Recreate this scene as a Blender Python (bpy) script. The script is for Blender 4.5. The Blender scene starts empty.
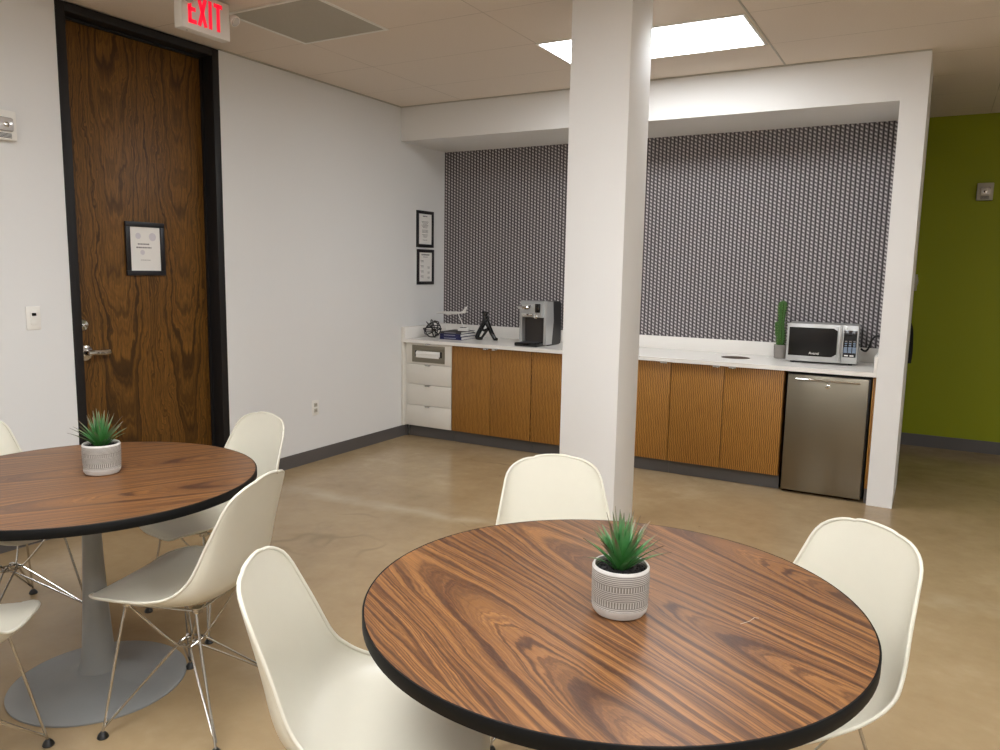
import bpy, bmesh, math, random
from mathutils import Vector, Matrix
PI = math.pi
R = math.radians
sc = bpy.context.scene
C = sc.collection

# ------------------------------------------------------------------ camera
def make_camera():
    yaw, pit, rol, f = -0.5130, 0.1352, 0.0177, 768.5
    fwd = Vector((math.sin(yaw)*math.cos(pit), math.cos(yaw)*math.cos(pit), -math.sin(pit)))
    r = Vector((math.cos(yaw), -math.sin(yaw), 0))
    u = r.cross(fwd)
    r2 = r*math.cos(rol) + u*math.sin(rol)
    u2 = -r*math.sin(rol) + u*math.cos(rol)
    cd = bpy.data.cameras.new('camera')
    cd.sensor_width = 36
    cd.lens = 36*f/1000
    cd.clip_start = .05
    o = bpy.data.objects.new('camera', cd)
    C.objects.link(o)
    m = Matrix((r2, u2, -fwd)).transposed().to_4x4()
    m.translation = Vector((4.0126, -5.3646, 1.4611))
    o.matrix_world = m
    sc.camera = o
make_camera()

# ------------------------------------------------------------------ light and exposure
H = 2.7935
sc.view_settings.view_transform = 'Standard'
sc.view_settings.look = 'None'
sc.view_settings.gamma = 1
sc.view_settings.use_curve_mapping = False
sc.view_settings.exposure = 0.15
PANEL = 15.5            # strength of the ceiling light diffusers
PANEL_COL = (.965, 1.0, 1.03)
# west edge, south edge of each 1.2 x 0.6 m ceiling light
LIGHTS = [(1.83, -1.13), (1.83, -4.18), (4.27, -4.18), (1.83, -6.62), (4.27, -6.62), (6.1, -2.35), (1.83, -5.40), (4.27, -5.40)]  # last two panels are unseen, added for fill from the camera side
w = bpy.data.worlds.new('world')
sc.world = w
w.use_nodes = True
w.node_tree.nodes['Background'].inputs[0].default_value = (.9, .93, 1, 1)
w.node_tree.nodes['Background'].inputs[1].default_value = .15

# ------------------------------------------------------------------ node helpers
def lin(c):
    return tuple((v/255/12.92 if v/255 <= .04045 else ((v/255+.055)/1.055)**2.4) for v in c)
class NT:
    def __init__(s, name):
        s.m = bpy.data.materials.new(name)
        s.m.use_nodes = True
        s.t = s.m.node_tree
        s.b = s.t.nodes['Principled BSDF']
    def n(s, typ, **kw):
        o = s.t.nodes.new(typ)
        for k, v in kw.items():
            setattr(o, k, v)
        return o
    def link(s, a, b):
        s.t.links.new(a, b)
    def put(s, sock, v):
        if isinstance(v, bpy.types.NodeSocket):
            s.t.links.new(v, sock)
        elif isinstance(v, (tuple, list)) and sock.type == 'RGBA':
            sock.default_value = (*v[:3], 1)
        else:
            sock.default_value = v
    def M(s, op, a, b=0.0, c=0.0):
        o = s.n('ShaderNodeMath', operation=op)
        s.put(o.inputs[0], a); s.put(o.inputs[1], b)
        if op in ('PINGPONG',): pass
        if len(o.inputs) > 2: s.put(o.inputs[2], c)
        return o.outputs[0]
    def mix(s, f, a, b, mode='MIX'):
        o = s.n('ShaderNodeMix', data_type='RGBA', blend_type=mode)
        s.put(o.inputs['Factor'] if False else o.inputs[0], f)
        s.put(o.inputs[6], a); s.put(o.inputs[7], b)
        return o.outputs[2]
    def coord(s, kind='Object'):
        return s.n('ShaderNodeTexCoord').outputs[kind]
    def mapping(s, v, scale=(1, 1, 1), rot=(0, 0, 0), loc=(0, 0, 0)):
        o = s.n('ShaderNodeMapping')
        s.link(v, o.inputs[0])
        o.inputs['Location'].default_value = loc
        o.inputs['Rotation'].default_value = rot
        o.inputs['Scale'].default_value = scale
        return o.outputs[0]
    def noise(s, v, scale=5, detail=4, rough=.55, dist=0):
        o = s.n('ShaderNodeTexNoise')
        s.link(v, o.inputs['Vector'])
        o.inputs['Scale'].default_value = scale
        o.inputs['Detail'].default_value = detail
        o.inputs['Roughness'].default_value = rough
        o.inputs['Distortion'].default_value = dist
        return o.outputs[0]
    def ramp(s, f, stops, interp='LINEAR'):
        o = s.n('ShaderNodeValToRGB')
        o.color_ramp.interpolation = interp
        e = o.color_ramp.elements
        while len(e) < len(stops): e.new(.5)
        for k, (p, c) in enumerate(stops):
            e[k].position = p
            e[k].color = (*c[:3], 1) if isinstance(c, (tuple, list)) else (c, c, c, 1)
        s.put(o.inputs[0], f)
        return o.outputs[0]
    def sep(s, v):
        o = s.n('ShaderNodeSeparateXYZ')
        s.link(v, o.inputs[0])
        return o.outputs
    def comb(s, x, y, z):
        o = s.n('ShaderNodeCombineXYZ')
        for i, v in enumerate((x, y, z)): s.put(o.inputs[i], v)
        return o.outputs[0]
    def bump(s, h, strength=.2, dist=.01):
        o = s.n('ShaderNodeBump')
        o.inputs['Strength'].default_value = strength
        o.inputs['Distance'].default_value = dist
        s.link(h, o.inputs['Height'])
        s.link(o.outputs[0], s.b.inputs['Normal'])
    def set(s, **kw):
        for k, v in kw.items():
            s.put(s.b.inputs[{'col': 'Base Color', 'rough': 'Roughness', 'metal': 'Metallic', 'spec': 'Specular IOR Level',
                              'coat': 'Coat Weight', 'crough': 'Coat Roughness', 'trans': 'Transmission Weight',
                              'emit': 'Emission Color', 'es': 'Emission Strength', 'aniso': 'Anisotropic'}[k]], v)
        return s.m
def plain(name, rgb, rough=.5, metal=0., var=.04, spec=.5, scale=30):
    """solid colour with a faint procedural mottling"""
    t = NT(name)
    n = t.noise(t.coord(), scale, 3)
    c = lin(rgb)
    t.set(col=t.mix(n, tuple(v*(1-var) for v in c), tuple(min(1, v*(1+var)) for v in c)), rough=rough, metal=metal, spec=spec)
    return t.m

def m_paint(name, rgb, rough=.6):
    t = NT(name)
    co = t.coord()
    n = t.noise(co, 180, 2)
    c = lin(rgb)
    big = t.noise(co, 1.3, 3)
    t.set(col=t.mix(big, tuple(v*.985 for v in c), tuple(v*1.01 for v in c)), rough=rough, spec=.3)
    t.bump(n, .08, .002)
    return t.m

def m_floor():
    t = NT('polished concrete')
    co = t.coord()
    a = t.noise(co, .6, 4, .55)
    b = t.noise(co, 3.2, 6, .6)
    c = t.noise(co, 45, 4, .7)
    f = t.M('ADD', t.M('ADD', t.M('MULTIPLY', a, .50), t.M('MULTIPLY', b, .32)), t.M('MULTIPLY', t.noise(co, 11, 5, .62), .18))
    col = t.ramp(f, [(.30, lin((136, 113, 82))), (.44, lin((157, 133, 100))), (.56, lin((168, 145, 111))), (.70, lin((186, 165, 132)))])
    # pale worn band of a filled saw joint
    x, y, z = t.sep(co)
    wob = t.M('MULTIPLY', t.M('SUBTRACT', t.noise(co, 2.4, 4, .6), .5), .25)
    dj = t.M('ABSOLUTE', t.M('ADD', t.M('SUBTRACT', t.M('ADD', t.M('MULTIPLY', x, -.076), y), -1.78), wob))
    joint = t.M('MULTIPLY', t.ramp(dj, [(0., 1.), (.05, .55), (.12, 0.)]), t.ramp(t.noise(co, 1.6, 4), [(.40, 0.), (.6, .5)]))
    col = t.mix(joint, col, lin((196, 182, 156)))
    # hairline cracks with a wandering course
    n1 = t.noise(co, .42, 4, .45)
    crack = t.ramp(t.M('ABSOLUTE', t.M('SUBTRACT', n1, .5)), [(0., 1.), (.0010, .7), (.0020, 0.)])
    mask = t.ramp(t.noise(co, 1.1, 3), [(.52, 0.), (.62, .3)])
    col = t.mix(t.M('MULTIPLY', crack, mask), col, lin((92, 76, 54)))
    # small chips
    vd = t.n('ShaderNodeTexVoronoi'); t.link(co, vd.inputs['Vector']); vd.inputs['Scale'].default_value = 3.1
    spot = t.ramp(vd.outputs['Distance'], [(0., 1.), (.018, .8), (.03, 0.)])
    col = t.mix(t.M('MULTIPLY', spot, .5), col, lin((84, 66, 46)))
    rg = t.ramp(b, [(.3, .17), (.7, .27)])
    t.set(col=col, rough=rg, spec=.42)
    t.bump(t.noise(co, 26, 6, .65), .05, .01)
    return t.m

def m_ceiling():
    t = NT('acoustic tile')
    co = t.coord()
    x, y, z = t.sep(co)
    # 1.22 x 0.61 m tiles
    fx = t.M('ABSOLUTE', t.M('SUBTRACT', t.M('FRACT', t.M('DIVIDE', t.M('ADD', x, 9.76-.61), 1.22)), .5))
    fy = t.M('ABSOLUTE', t.M('SUBTRACT', t.M('FRACT', t.M('DIVIDE', t.M('ADD', y, 12.2+.52), .61)), .5))
    gx = t.M('GREATER_THAN', fx, .5-.0022)
    gy = t.M('GREATER_THAN', fy, .5-.0040)
    g = t.M('MAXIMUM', gx, gy)
    n = t.noise(co, 160, 4, .7)
    base = t.mix(t.ramp(n, [(.35, 0.), (.7, 1.)]), lin((222, 210, 197)), lin((232, 221, 209)))
    part = t.ramp(t.noise(co, 2.2, 4), [(.38, .25), (.62, .75)])
    t.set(col=t.mix(t.M('MULTIPLY', g, part), base, lin((168, 154, 138))), rough=.9, spec=.15)
    t.bump(t.M('SUBTRACT', n, t.M('MULTIPLY', g, 1.)), .12, .004)
    return t.m

def m_wallpaper():
    t = NT('rope pattern wallpaper')
    x, y, z = t.sep(t.coord())
    cx = t.M('DIVIDE', t.M('ADD', x, 10), .0305)
    col = t.M('FLOOR', cx)
    u = t.M('SUBTRACT', t.M('FRACT', cx), .5)
    odd = t.M('MODULO', col, 2.0)
    fz = t.M('FRACT', t.M('ADD', t.M('DIVIDE', z, .0272), t.M('MULTIPLY', odd, .5)))
    v = t.M('ADD', t.M('SUBTRACT', fz, .5), t.M('MULTIPLY', u, .62))
    d2 = t.M('ADD', t.M('POWER', t.M('ABSOLUTE', t.M('DIVIDE', t.M('ADD', u, .03), .36)), 2.0), t.M('POWER', t.M('ABSOLUTE', t.M('DIVIDE', t.M('SUBTRACT', v, .06), .33)), 2.0))
    gap = t.ramp(t.M('ABSOLUTE', u), [(.30, 0.), (.46, 1.)])
    low = t.ramp(t.M('ABSOLUTE', t.M('ADD', v, .40)), [(0., .8), (.16, 0.)])
    base = t.mix(t.M('MAXIMUM', gap, low), lin((120, 114, 116)), lin((44, 40, 42)))
    hi = t.ramp(d2, [(0., 1.), (.25, .8), (.9, 0.)])
    t.set(col=t.mix(hi, base, lin((208, 204, 203))), rough=.6, spec=.3)
    return t.m

def m_tabletop():
    t = NT('rosewood laminate')
    co = t.coord()
    # u runs along the grain, v across
    wq = t.mapping(co, (1.5, 6, 1))
    warp = t.M('MULTIPLY', t.M('SUBTRACT', t.noise(wq, 1.0, 2, .5), .5), .07)
    warp2 = t.M('MULTIPLY', t.M('SUBTRACT', t.noise(t.mapping(co, (6, 34, 1), loc=(3, 1, 0)), 1.0, 3, .6), .5), .008)
    x, y, z = t.sep(co)
    v = t.M('ADD', t.M('ADD', y, warp), warp2)
    vp = t.M('SUBTRACT', t.M('PINGPONG', t.M('ADD', v, 2*.19+.285), .19), .008)
    h = t.M('MULTIPLY', t.M('SUBTRACT', 1.15, x), .068)
    f = t.M('SQRT', t.M('ADD', t.M('MULTIPLY', vp, vp), t.M('MULTIPLY', h, h)))
    f = t.M('ADD', f, t.M('MULTIPLY', t.noise(t.mapping(co, (3, 10, 1), loc=(7, 2, 0)), 1.0, 2), .012))
    f = t.M('ADD', f, t.M('MULTIPLY', t.M('SUBTRACT', t.noise(t.mapping(co, (26, 75, 1), loc=(1, 5, 0)), 1.0, 3, .6), .5), .0042))
    broad = t.noise(t.comb(t.M('MULTIPLY', f, 98), t.M('MULTIPLY', x, .5), 0.), 1.0, 2, .5)
    line = t.noise(t.comb(t.M('MULTIPLY', f, 300), t.M('MULTIPLY', x, 1.2), 3.), 1.0, 3, .6)
    streak = t.noise(t.mapping(co, (3, 260, 1)), 1.0, 4, .7)
    fibre = t.noise(t.mapping(co, (40, 620, 1)), 1.0, 3, .7)
    c = t.ramp(broad, [(.30, lin((58, 37, 25))), (.41, lin((78, 51, 33))), (.47, lin((120, 81, 45))), (.60, lin((148, 102, 58))), (.70, lin((104, 70, 42)))])
    c = t.mix(t.ramp(line, [(.34, .9), (.46, .4), (.54, 0.), (.8, 0.)]), c, lin((62, 37, 26)))
    c = t.mix(t.ramp(streak, [(.34, .6), (.52, 0.)]), c, lin((72, 43, 29)))
    c = t.mix(t.ramp(fibre, [(.36, .35), (.5, 0.)]), c, lin((112, 74, 50)))
    t.set(col=c, rough=.36, spec=.42)
    t.bump(fibre, .03, .002)
    return t.m

def m_vertical_wood(name, a, b, c, su=1., rough=.4, figure=1.):
    """vertical grain: object z runs along the grain"""
    t = NT(name)
    co = t.coord()
    w1 = t.M('MULTIPLY', t.noise(t.mapping(co, (7, 7, 5)), 1.0, 4, .6), .35*figure)
    x, y, z = t.sep(co)
    s = t.M('ADD', t.M('MULTIPLY', t.M('ADD', x, y), 16*su), t.M('MULTIPLY', w1, 10))
    big = t.M('ADD', t.M('MULTIPLY', t.M('SINE', t.M('MULTIPLY', s, 2.1)), .5), .5)
    fine = t.noise(t.mapping(co, (150*su, 150*su, 5)), 1.0, 4, .65, .6)
    f = t.M('ADD', t.M('MULTIPLY', big, .32*figure), t.M('MULTIPLY', fine, 1-.32*figure))
    t.set(col=t.ramp(f, [(.28, a), (.5, b), (.74, c)]), rough=rough, spec=.4)
    return t.m

def m_cabinet():
    t = NT('striped teak laminate')
    co = t.coord()
    x, y, z = t.sep(co)
    w1 = t.noise(t.mapping(co, (14, 14, 22)), 1.0, 3, .6)
    s = t.M('ADD', t.M('MULTIPLY', x, 78), t.M('MULTIPLY', w1, 1.5))
    st = t.M('ADD', t.M('MULTIPLY', t.M('SINE', t.M('MULTIPLY', s, 6.283)), .5), .5)
    n = t.noise(t.mapping(co, (230, 230, 9)), 1.0, 4, .7, .4)
    f = t.M('ADD', t.M('MULTIPLY', st, .42), t.M('MULTIPLY', n, .58))
    t.set(col=t.ramp(f, [(.25, lin((98, 62, 20))), (.48, lin((144, 96, 38))), (.72, lin((180, 130, 60)))]), rough=.42, spec=.4)
    return t.m

def m_walnut():
    t = NT('dark walnut veneer')
    co = t.coord()
    x, y, z = t.sep(co)
    wq = t.M('MULTIPLY', t.M('SUBTRACT', t.noise(t.mapping(co, (5, 5, 2.0)), 1.0, 4, .55), .5), .22)
    yy = t.M('SUBTRACT', t.M('PINGPONG', t.M('ADD', t.M('ADD', y, wq), 3.), .22), .02)
    h = t.M('MULTIPLY', t.M('SUBTRACT', 5.5, z), .035)
    f = t.M('SQRT', t.M('ADD', t.M('MULTIPLY', yy, yy), t.M('MULTIPLY', h, h)))
    ring = t.noise(t.comb(t.M('MULTIPLY', f, 120), t.M('MULTIPLY', z, .5), 0.), 1.0, 3, .6)
    fine = t.noise(t.mapping(co, (170, 170, 9)), 1.0, 5, .7, .5)
    c = t.ramp(ring, [(.34, lin((60, 38, 13))), (.43, lin((88, 58, 20))), (.52, lin((126, 86, 34))), (.60, lin((104, 68, 25))), (.7, lin((68, 43, 15)))])
    c = t.mix(t.ramp(fine, [(.34, .75), (.58, 0.)]), c, lin((58, 38, 16)))
    t.set(col=c, rough=.45, spec=.3)
    return t.m

def m_steel(name, rgb=(170, 166, 158), rough=.3, horizontal=True):
    t = NT(name)
    co = t.coord()
    n = t.noise(t.mapping(co, (1.2, 1.2, 60) if horizontal else (420, 420, 3)), 1.0, 3, .7)
    c = lin(rgb)
    t.set(col=t.mix(n, tuple(v*.96 for v in c), tuple(min(1, v*1.04) for v in c)), metal=1., rough=t.ramp(n, [(.3, rough*.95), (.7, rough*1.05)]))
    return t.m

def m_pot():
    t = NT('carved cement pot')
    co = t.coord()
    x, y, z = t.sep(co)
    ang = t.M('DIVIDE', t.M('ARCTAN2', y, x), 2*PI)
    wob = t.M('MULTIPLY', t.M('SUBTRACT', t.noise(co, 60, 2), .5), .0012)
    zz = t.M('ADD', z, wob)
    hor = t.M('GREATER_THAN', t.M('FRACT', t.M('MULTIPLY', zz, 250)), .55)
    ver = t.M('GREATER_THAN', t.M('FRACT', t.M('MULTIPLY', t.M('ADD', ang, 2), 62)), .60)
    def band(a, b):
        return t.M('MULTIPLY', t.M('GREATER_THAN', z, a), t.M('LESS_THAN', z, b))
    vb = t.M('MAXIMUM', band(.030, .043), band(.065, .076))
    body = band(.021, .100)
    g = t.M('MULTIPLY', t.M('ADD', t.M('MULTIPLY', vb, ver), t.M('MULTIPLY', t.M('SUBTRACT', 1., vb), hor)), body)
    grey = t.mix(body, lin((206, 202, 197)), lin((108, 100, 92)))
    n = t.noise(co, 90, 4)
    c = t.mix(t.M('MULTIPLY', g, .70), grey, lin((196, 190, 182)))
    t.set(col=t.mix(t.M('MULTIPLY', n, .25), c, lin((170, 164, 156))), rough=.75, spec=.3)
    t.bump(t.M('SUBTRACT', 1., g), .25, .002)
    return t.m

def m_leaf():
    t = NT('succulent leaf')
    co = t.coord()
    x, y, z = t.sep(co)
    rr = t.M('SQRT', t.M('ADD', t.M('MULTIPLY', x, x), t.M('MULTIPLY', y, y)))
    d = t.M('ADD', t.M('MULTIPLY', rr, 1.0), t.M('MULTIPLY', t.M('SUBTRACT', z, .1), .9))
    c = t.ramp(d, [(0., lin((38, 84, 34))), (.03, lin((66, 132, 58))), (.085, lin((84, 140, 84))), (.11, lin((112, 128, 92))), (.135, lin((118, 92, 76)))])
    n = t.noise(co, 130, 2)
    t.set(col=t.mix(t.M('MULTIPLY', n, .4), c, lin((38, 86, 40))), rough=.42, spec=.5)
    return t.m

def m_emit(name, col, s):
    t = NT(name)
    t.set(col=tuple(min(.9, v) for v in col), emit=col, es=s, rough=.6)
    return t.m

M = dict(
    wall=m_paint('white wall paint', (225, 224, 222)),
    soff=m_paint('white drywall paint', (229, 227, 224)),
    green=m_paint('green wall paint', (140, 146, 8)),
    floor=m_floor(), ceil=m_ceiling(), paper=m_wallpaper(), top=m_tabletop(), cab=m_cabinet(), walnut=m_walnut(),
    base=plain('grey rubber base', (88, 84, 82), .5),
    frame=plain('dark bronze frame', (30, 28, 28), .5, spec=.3),
    chair=plain('ivory moulded plastic', (207, 202, 186), .33, var=.015),
    chrome=plain('chrome wire', (190, 187, 182), .22, 1., .02),
    black=plain('black rubber', (14, 14, 14), .4),
    gloss=plain('black gloss plastic', (9, 9, 10), .12),
    edge=plain('black table edge', (9, 9, 9), .55, spec=.2),
    ped=plain('grey powder coat', (138, 139, 138), .42, .0, .03),
    white=plain('white laminate', (222, 217, 207), .4, var=.02),
    quartz=plain('white quartz', (236, 232, 226), .22, var=.03, scale=120),
    steel=m_steel('brushed stainless', (134, 127, 113), .30),
    steel2=m_steel('brushed steel plate', (142, 136, 122), .4),
    silver=plain('silver plastic', (184, 184, 182), .32, .45, .02), plane=plain('silver model metal', (226, 224, 220), .35, .3, .01), bowl=plain('dark steel bowl', (116, 102, 92), .6, .2),
    chrome2=plain('polished chrome', (215, 213, 210), .08, 1., .01),
    page=plain('paper white', (232, 229, 224), .8, var=.01),
    ink=plain('grey print', (120, 116, 116), .8), ink2=plain('dark print', (62, 60, 62), .8), faint=plain('pale print', (208, 203, 208), .8),
    signframe=plain('black picture frame', (22, 20, 24), .4),
    plate=plain('white plastic plate', (234, 231, 224), .35, var=.01),
    navy=plain('navy book cover', (20, 24, 74), .45), brown=plain('dark grey book cover', (58, 54, 52), .5),
    gold=plain('grey title print', (150, 150, 160), .5),
    pot=m_pot(), leaf=m_leaf(), soil=plain('black gravel', (26, 23, 22), .85, var=.5, scale=300),
    cement=plain('grey cement pot', (138, 131, 124), .85, var=.12), cactus=plain('cactus green', (58, 96, 38), .6, var=.35, scale=60),
    spine=plain('pale cactus spines', (150, 165, 110), .6),
    glow=m_emit('lit diffuser', PANEL_COL, PANEL),
    red=m_emit('red exit lettering', lin((238, 14, 52)), .75),
    sign=plain('white exit sign face', (228, 222, 214), .4, var=.01),
    vent=plain('grey perforated grille', (176, 171, 158), .7), ventd=plain('grille shadow gap', (96, 91, 82), .8),
    clear=plain('clear lens', (205, 200, 196), .15, .35),
    key=plain('blue grey keypad', (120, 135, 155), .5), tank=plain('smoked plastic tank', (34, 36, 42), .1),
    tag=plain('aged white plastic', (176, 170, 156), .5), cloth=plain('black cloth', (12, 12, 14), .8),
)
M['clearbag'] = M['clear']

# ------------------------------------------------------------------ mesh helpers
def box(bm, x0, x1, y0, y1, z0, z1, bev=0., seg=2, mi=0):
    vs = [bm.verts.new(p) for p in ((x0, y0, z0), (x1, y0, z0), (x1, y1, z0), (x0, y1, z0), (x0, y0, z1), (x1, y0, z1), (x1, y1, z1), (x0, y1, z1))]
    fs = [bm.faces.new([vs[i] for i in q]) for q in ((0, 3, 2, 1), (4, 5, 6, 7), (0, 1, 5, 4), (1, 2, 6, 5), (2, 3, 7, 6), (3, 0, 4, 7))]
    for f in fs: f.material_index = mi
    if bev:
        es = list({e for f in fs for e in f.edges})
        r = bmesh.ops.bevel(bm, geom=es, offset=bev, segments=seg, profile=.5, affect='EDGES')
        for f in r['faces']: f.material_index = mi
    return vs
def lathe(bm, prof, seg=32, cx=0, cy=0, cap0=True, cap1=True, mi=0):
    rings = []
    for r, z in prof:
        rings.append([bm.verts.new((cx+r*math.cos(2*PI*k/seg), cy+r*math.sin(2*PI*k/seg), z)) for k in range(seg)])
    for a, b in zip(rings, rings[1:]):
        for k in range(seg):
            bm.faces.new((a[k], a[(k+1) % seg], b[(k+1) % seg], b[k])).material_index = mi
    if cap0: bm.faces.new(rings[0][::-1]).material_index = mi
    if cap1: bm.faces.new(rings[-1]).material_index = mi
def tube(bm, pts, r, seg=8, closed=False, mi=0, rr=None):
    pts = [Vector(p) for p in pts]
    n = len(pts)
    rings = []
    up = None
    for i in range(n):
        if closed: d = pts[(i+1) % n]-pts[i-1]
        else: d = pts[min(i+1, n-1)]-pts[max(i-1, 0)]
        d.normalize()
        if up is None:
            up = Vector((0, 0, 1)) if abs(d.z) < .9 else Vector((1, 0, 0))
        a = up-d*up.dot(d)
        if a.length < 1e-5: a = d.orthogonal()
        a.normalize(); up = a
        b = d.cross(a)
        q = rr[i] if rr else r
        rings.append([bm.verts.new(pts[i]+(a*math.cos(2*PI*k/seg)+b*math.sin(2*PI*k/seg))*q) for k in range(seg)])
    m = n if closed else n-1
    for i in range(m):
        A, B = rings[i], rings[(i+1) % n]
        for k in range(seg):
            bm.faces.new((A[k], A[(k+1) % seg], B[(k+1) % seg], B[k])).material_index = mi
    if not closed:
        bm.faces.new(rings[0][::-1]).material_index = mi
        bm.faces.new(rings[-1]).material_index = mi
def ball(bm, c, r, sc_=(1, 1, 1), sub=2):
    bmesh.ops.create_icosphere(bm, subdivisions=sub, radius=1, matrix=Matrix.Translation(c) @ Matrix.Diagonal((r*sc_[0], r*sc_[1], r*sc_[2], 1)))
def smooth_pts(P, n=6):
    P = [Vector(p) for p in P]
    out = []
    for i in range(len(P)-1):
        p0 = P[max(i-1, 0)]; p1 = P[i]; p2 = P[i+1]; p3 = P[min(i+2, len(P)-1)]
        for k in range(n):
            s = k/n
            out.append(.5*((2*p1)+(p2-p0)*s+(2*p0-5*p1+4*p2-p3)*s*s+(3*p1-p0-3*p2+p3)*s**3))
    out.append(P[-1])
    return out
def obj(name, bm, mats, parent=None, smooth=True, ang=35, loc=None):
    bmesh.ops.recalc_face_normals(bm, faces=bm.faces[:])
    me = bpy.data.meshes.new(name)
    bm.to_mesh(me); bm.free()
    for m in (mats if isinstance(mats, (list, tuple)) else [mats]):
        me.materials.append(M[m] if isinstance(m, str) else m)
    if smooth:
        me.polygons.foreach_set('use_smooth', [True]*len(me.polygons))
        me.set_sharp_from_angle(angle=R(ang))
    o = bpy.data.objects.new(name, me)
    C.objects.link(o)
    if parent: o.parent = parent
    if loc: o.location = loc
    return o
def thing(name, label, cat, loc=(0, 0, 0), rz=0, group=None):
    o = bpy.data.objects.new(name, None)
    C.objects.link(o)
    o.location = loc; o.rotation_euler = (0, 0, rz)
    o.empty_display_size = .1
    return tag(o, label, cat, group)
def tag(o, label, cat, group=None):
    o['label'] = label; o['category'] = cat
    if group: o['group'] = group
    return o
def struct(name, bm, m, parent=None, label=None, cat=None):
    o = obj(name, bm, m, parent)
    if not parent:
        o['kind'] = 'structure'
        o['label'] = label; o['category'] = cat
    return o
def dup(root, label, loc, rz=0, group=None):
    r = root.copy(); C.objects.link(r); r.location = loc; r.rotation_euler = (0, 0, rz); r['label'] = label
    if group: r['group'] = group
    for ch in list(root.children):
        c = ch.copy(); C.objects.link(c); c.parent = r
        for g in list(ch.children):
            d = g.copy(); C.objects.link(d); d.parent = c
    return r
B = bmesh.new
def boxobj(name, dims, m, parent=None, bev=0., seg=2):
    b = B(); box(b, *dims, bev, seg); return obj(name, b, m, parent)

# ------------------------------------------------------------------ room shell
X1, Y0, YF = 7.6, -8.2, 2.2            # far right wall, wall behind the camera, green wall
DY0, DY1 = -2.912, -1.887              # outer edges of the door frame
AD, WL, WR = .662, 3.722, 3.871        # alcove depth, inner and outer side of the white wall end
HS = 2.518                             # underside of the soffit

b = B(); box(b, -.3, X1+.1, Y0-.1, YF+.1, -.1, 0)
struct('floor', b, 'floor', label='polished tan concrete floor with faint cracks', cat='floor')
b = B(); box(b, -.3, X1+.1, Y0-.1, YF+.1, H, H+.1)
struct('ceiling', b, 'ceil', label='beige acoustic tile ceiling', cat='ceiling')
b = B()
box(b, -.12, 0, Y0, DY0, 0, H); box(b, -.12, 0, DY1, AD+.1, 0, H)
struct('wall_left', b, 'wall', label='white wall with the tall wooden door', cat='wall')
b = B(); box(b, 0, WR, AD, AD+.1, 0, H)
struct('wall_back', b, 'paper', label='grey rope-patterned wallpaper wall behind the counter', cat='wall')
b = B()
# soffit and wall end as one drywall piece
pts = [(0, HS), (WL, HS), (WL, 0), (WR, 0), (WR, H), (0, H)]
for y in (0, AD):
    pass
fr = [b.verts.new((x, 0, z)) for x, z in pts]; bk = [b.verts.new((x, AD, z)) for x, z in pts]
b.faces.new(fr); b.faces.new(bk[::-1])
for i in range(6):
    j = (i+1) % 6
    b.faces.new((fr[i], bk[i], bk[j], fr[j]))
struct('wall_partition', b, 'soff', label='white soffit and wall end framing the kitchenette', cat='wall')
b = B(); box(b, -.12, X1, YF, YF+.1, 0, H)
struct('wall_far', b, 'green', label='bright green wall beyond the kitchenette', cat='wall')
b = B(); box(b, X1, X1+.1, Y0, YF+.1, 0, H)
struct('wall_right', b, 'wall', label='white wall on the right', cat='wall')
b = B(); box(b, -.12, X1+.1, Y0-.1, Y0, 0, H)
struct('wall_front', b, 'wall', label='white wall behind the viewer', cat='wall')
b = B(); box(b, -.3, -.2, DY0-.3, DY1+.3, 0, H)
struct('wall_behind', b, 'wall', label='wall behind the closed door', cat='wall')
CX0, CX1, CY0, CY1 = 2.390, 2.695, -1.85, -1.566
b = B(); box(b, CX0, CX1, CY0, CY1, 0, H, .004)
o = struct('column', b, 'soff', label='square white column standing in front of the counter', cat='column')

def baseboard(name, dims, label):
    b = B(); box(b, *dims, .0, 2)
    return struct(name, b, 'base', label=label, cat='baseboard')
baseboard('baseboard_left', (0, .008, DY1, .084, 0, .095), 'grey rubber baseboard right of the door')
baseboard('baseboard_back', (.0085, .0275, .055, .075, 0, .0985), 'short grey baseboard under the white end panel')
baseboard('baseboard_front', (0, .008, Y0, DY0, 0, .095), 'grey rubber baseboard left of the door')
baseboard('baseboard_far', (0, X1, YF-.008, YF, 0, .105), 'grey rubber baseboard under the green wall')
# thin dark wall angles where the ceiling meets the walls
b = B(); box(b, 0, .022, DY1, 0, H-.005, H-.001)
struct('trim_1', b, 'tag', label='ceiling edge trim along the white left wall', cat='trim')
b = B(); box(b, .0, WR, -.022, 0, H-.005, H-.001)
struct('trim_2', b, 'tag', label='ceiling edge trim along the soffit', cat='trim')
b = B(); box(b, 3.046, 3.056, Y0, -.022, H-.0035, H-.0005)
struct('trim_3', b, 'tag', label='ceiling grid bar beside the lit panel', cat='trim')

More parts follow.
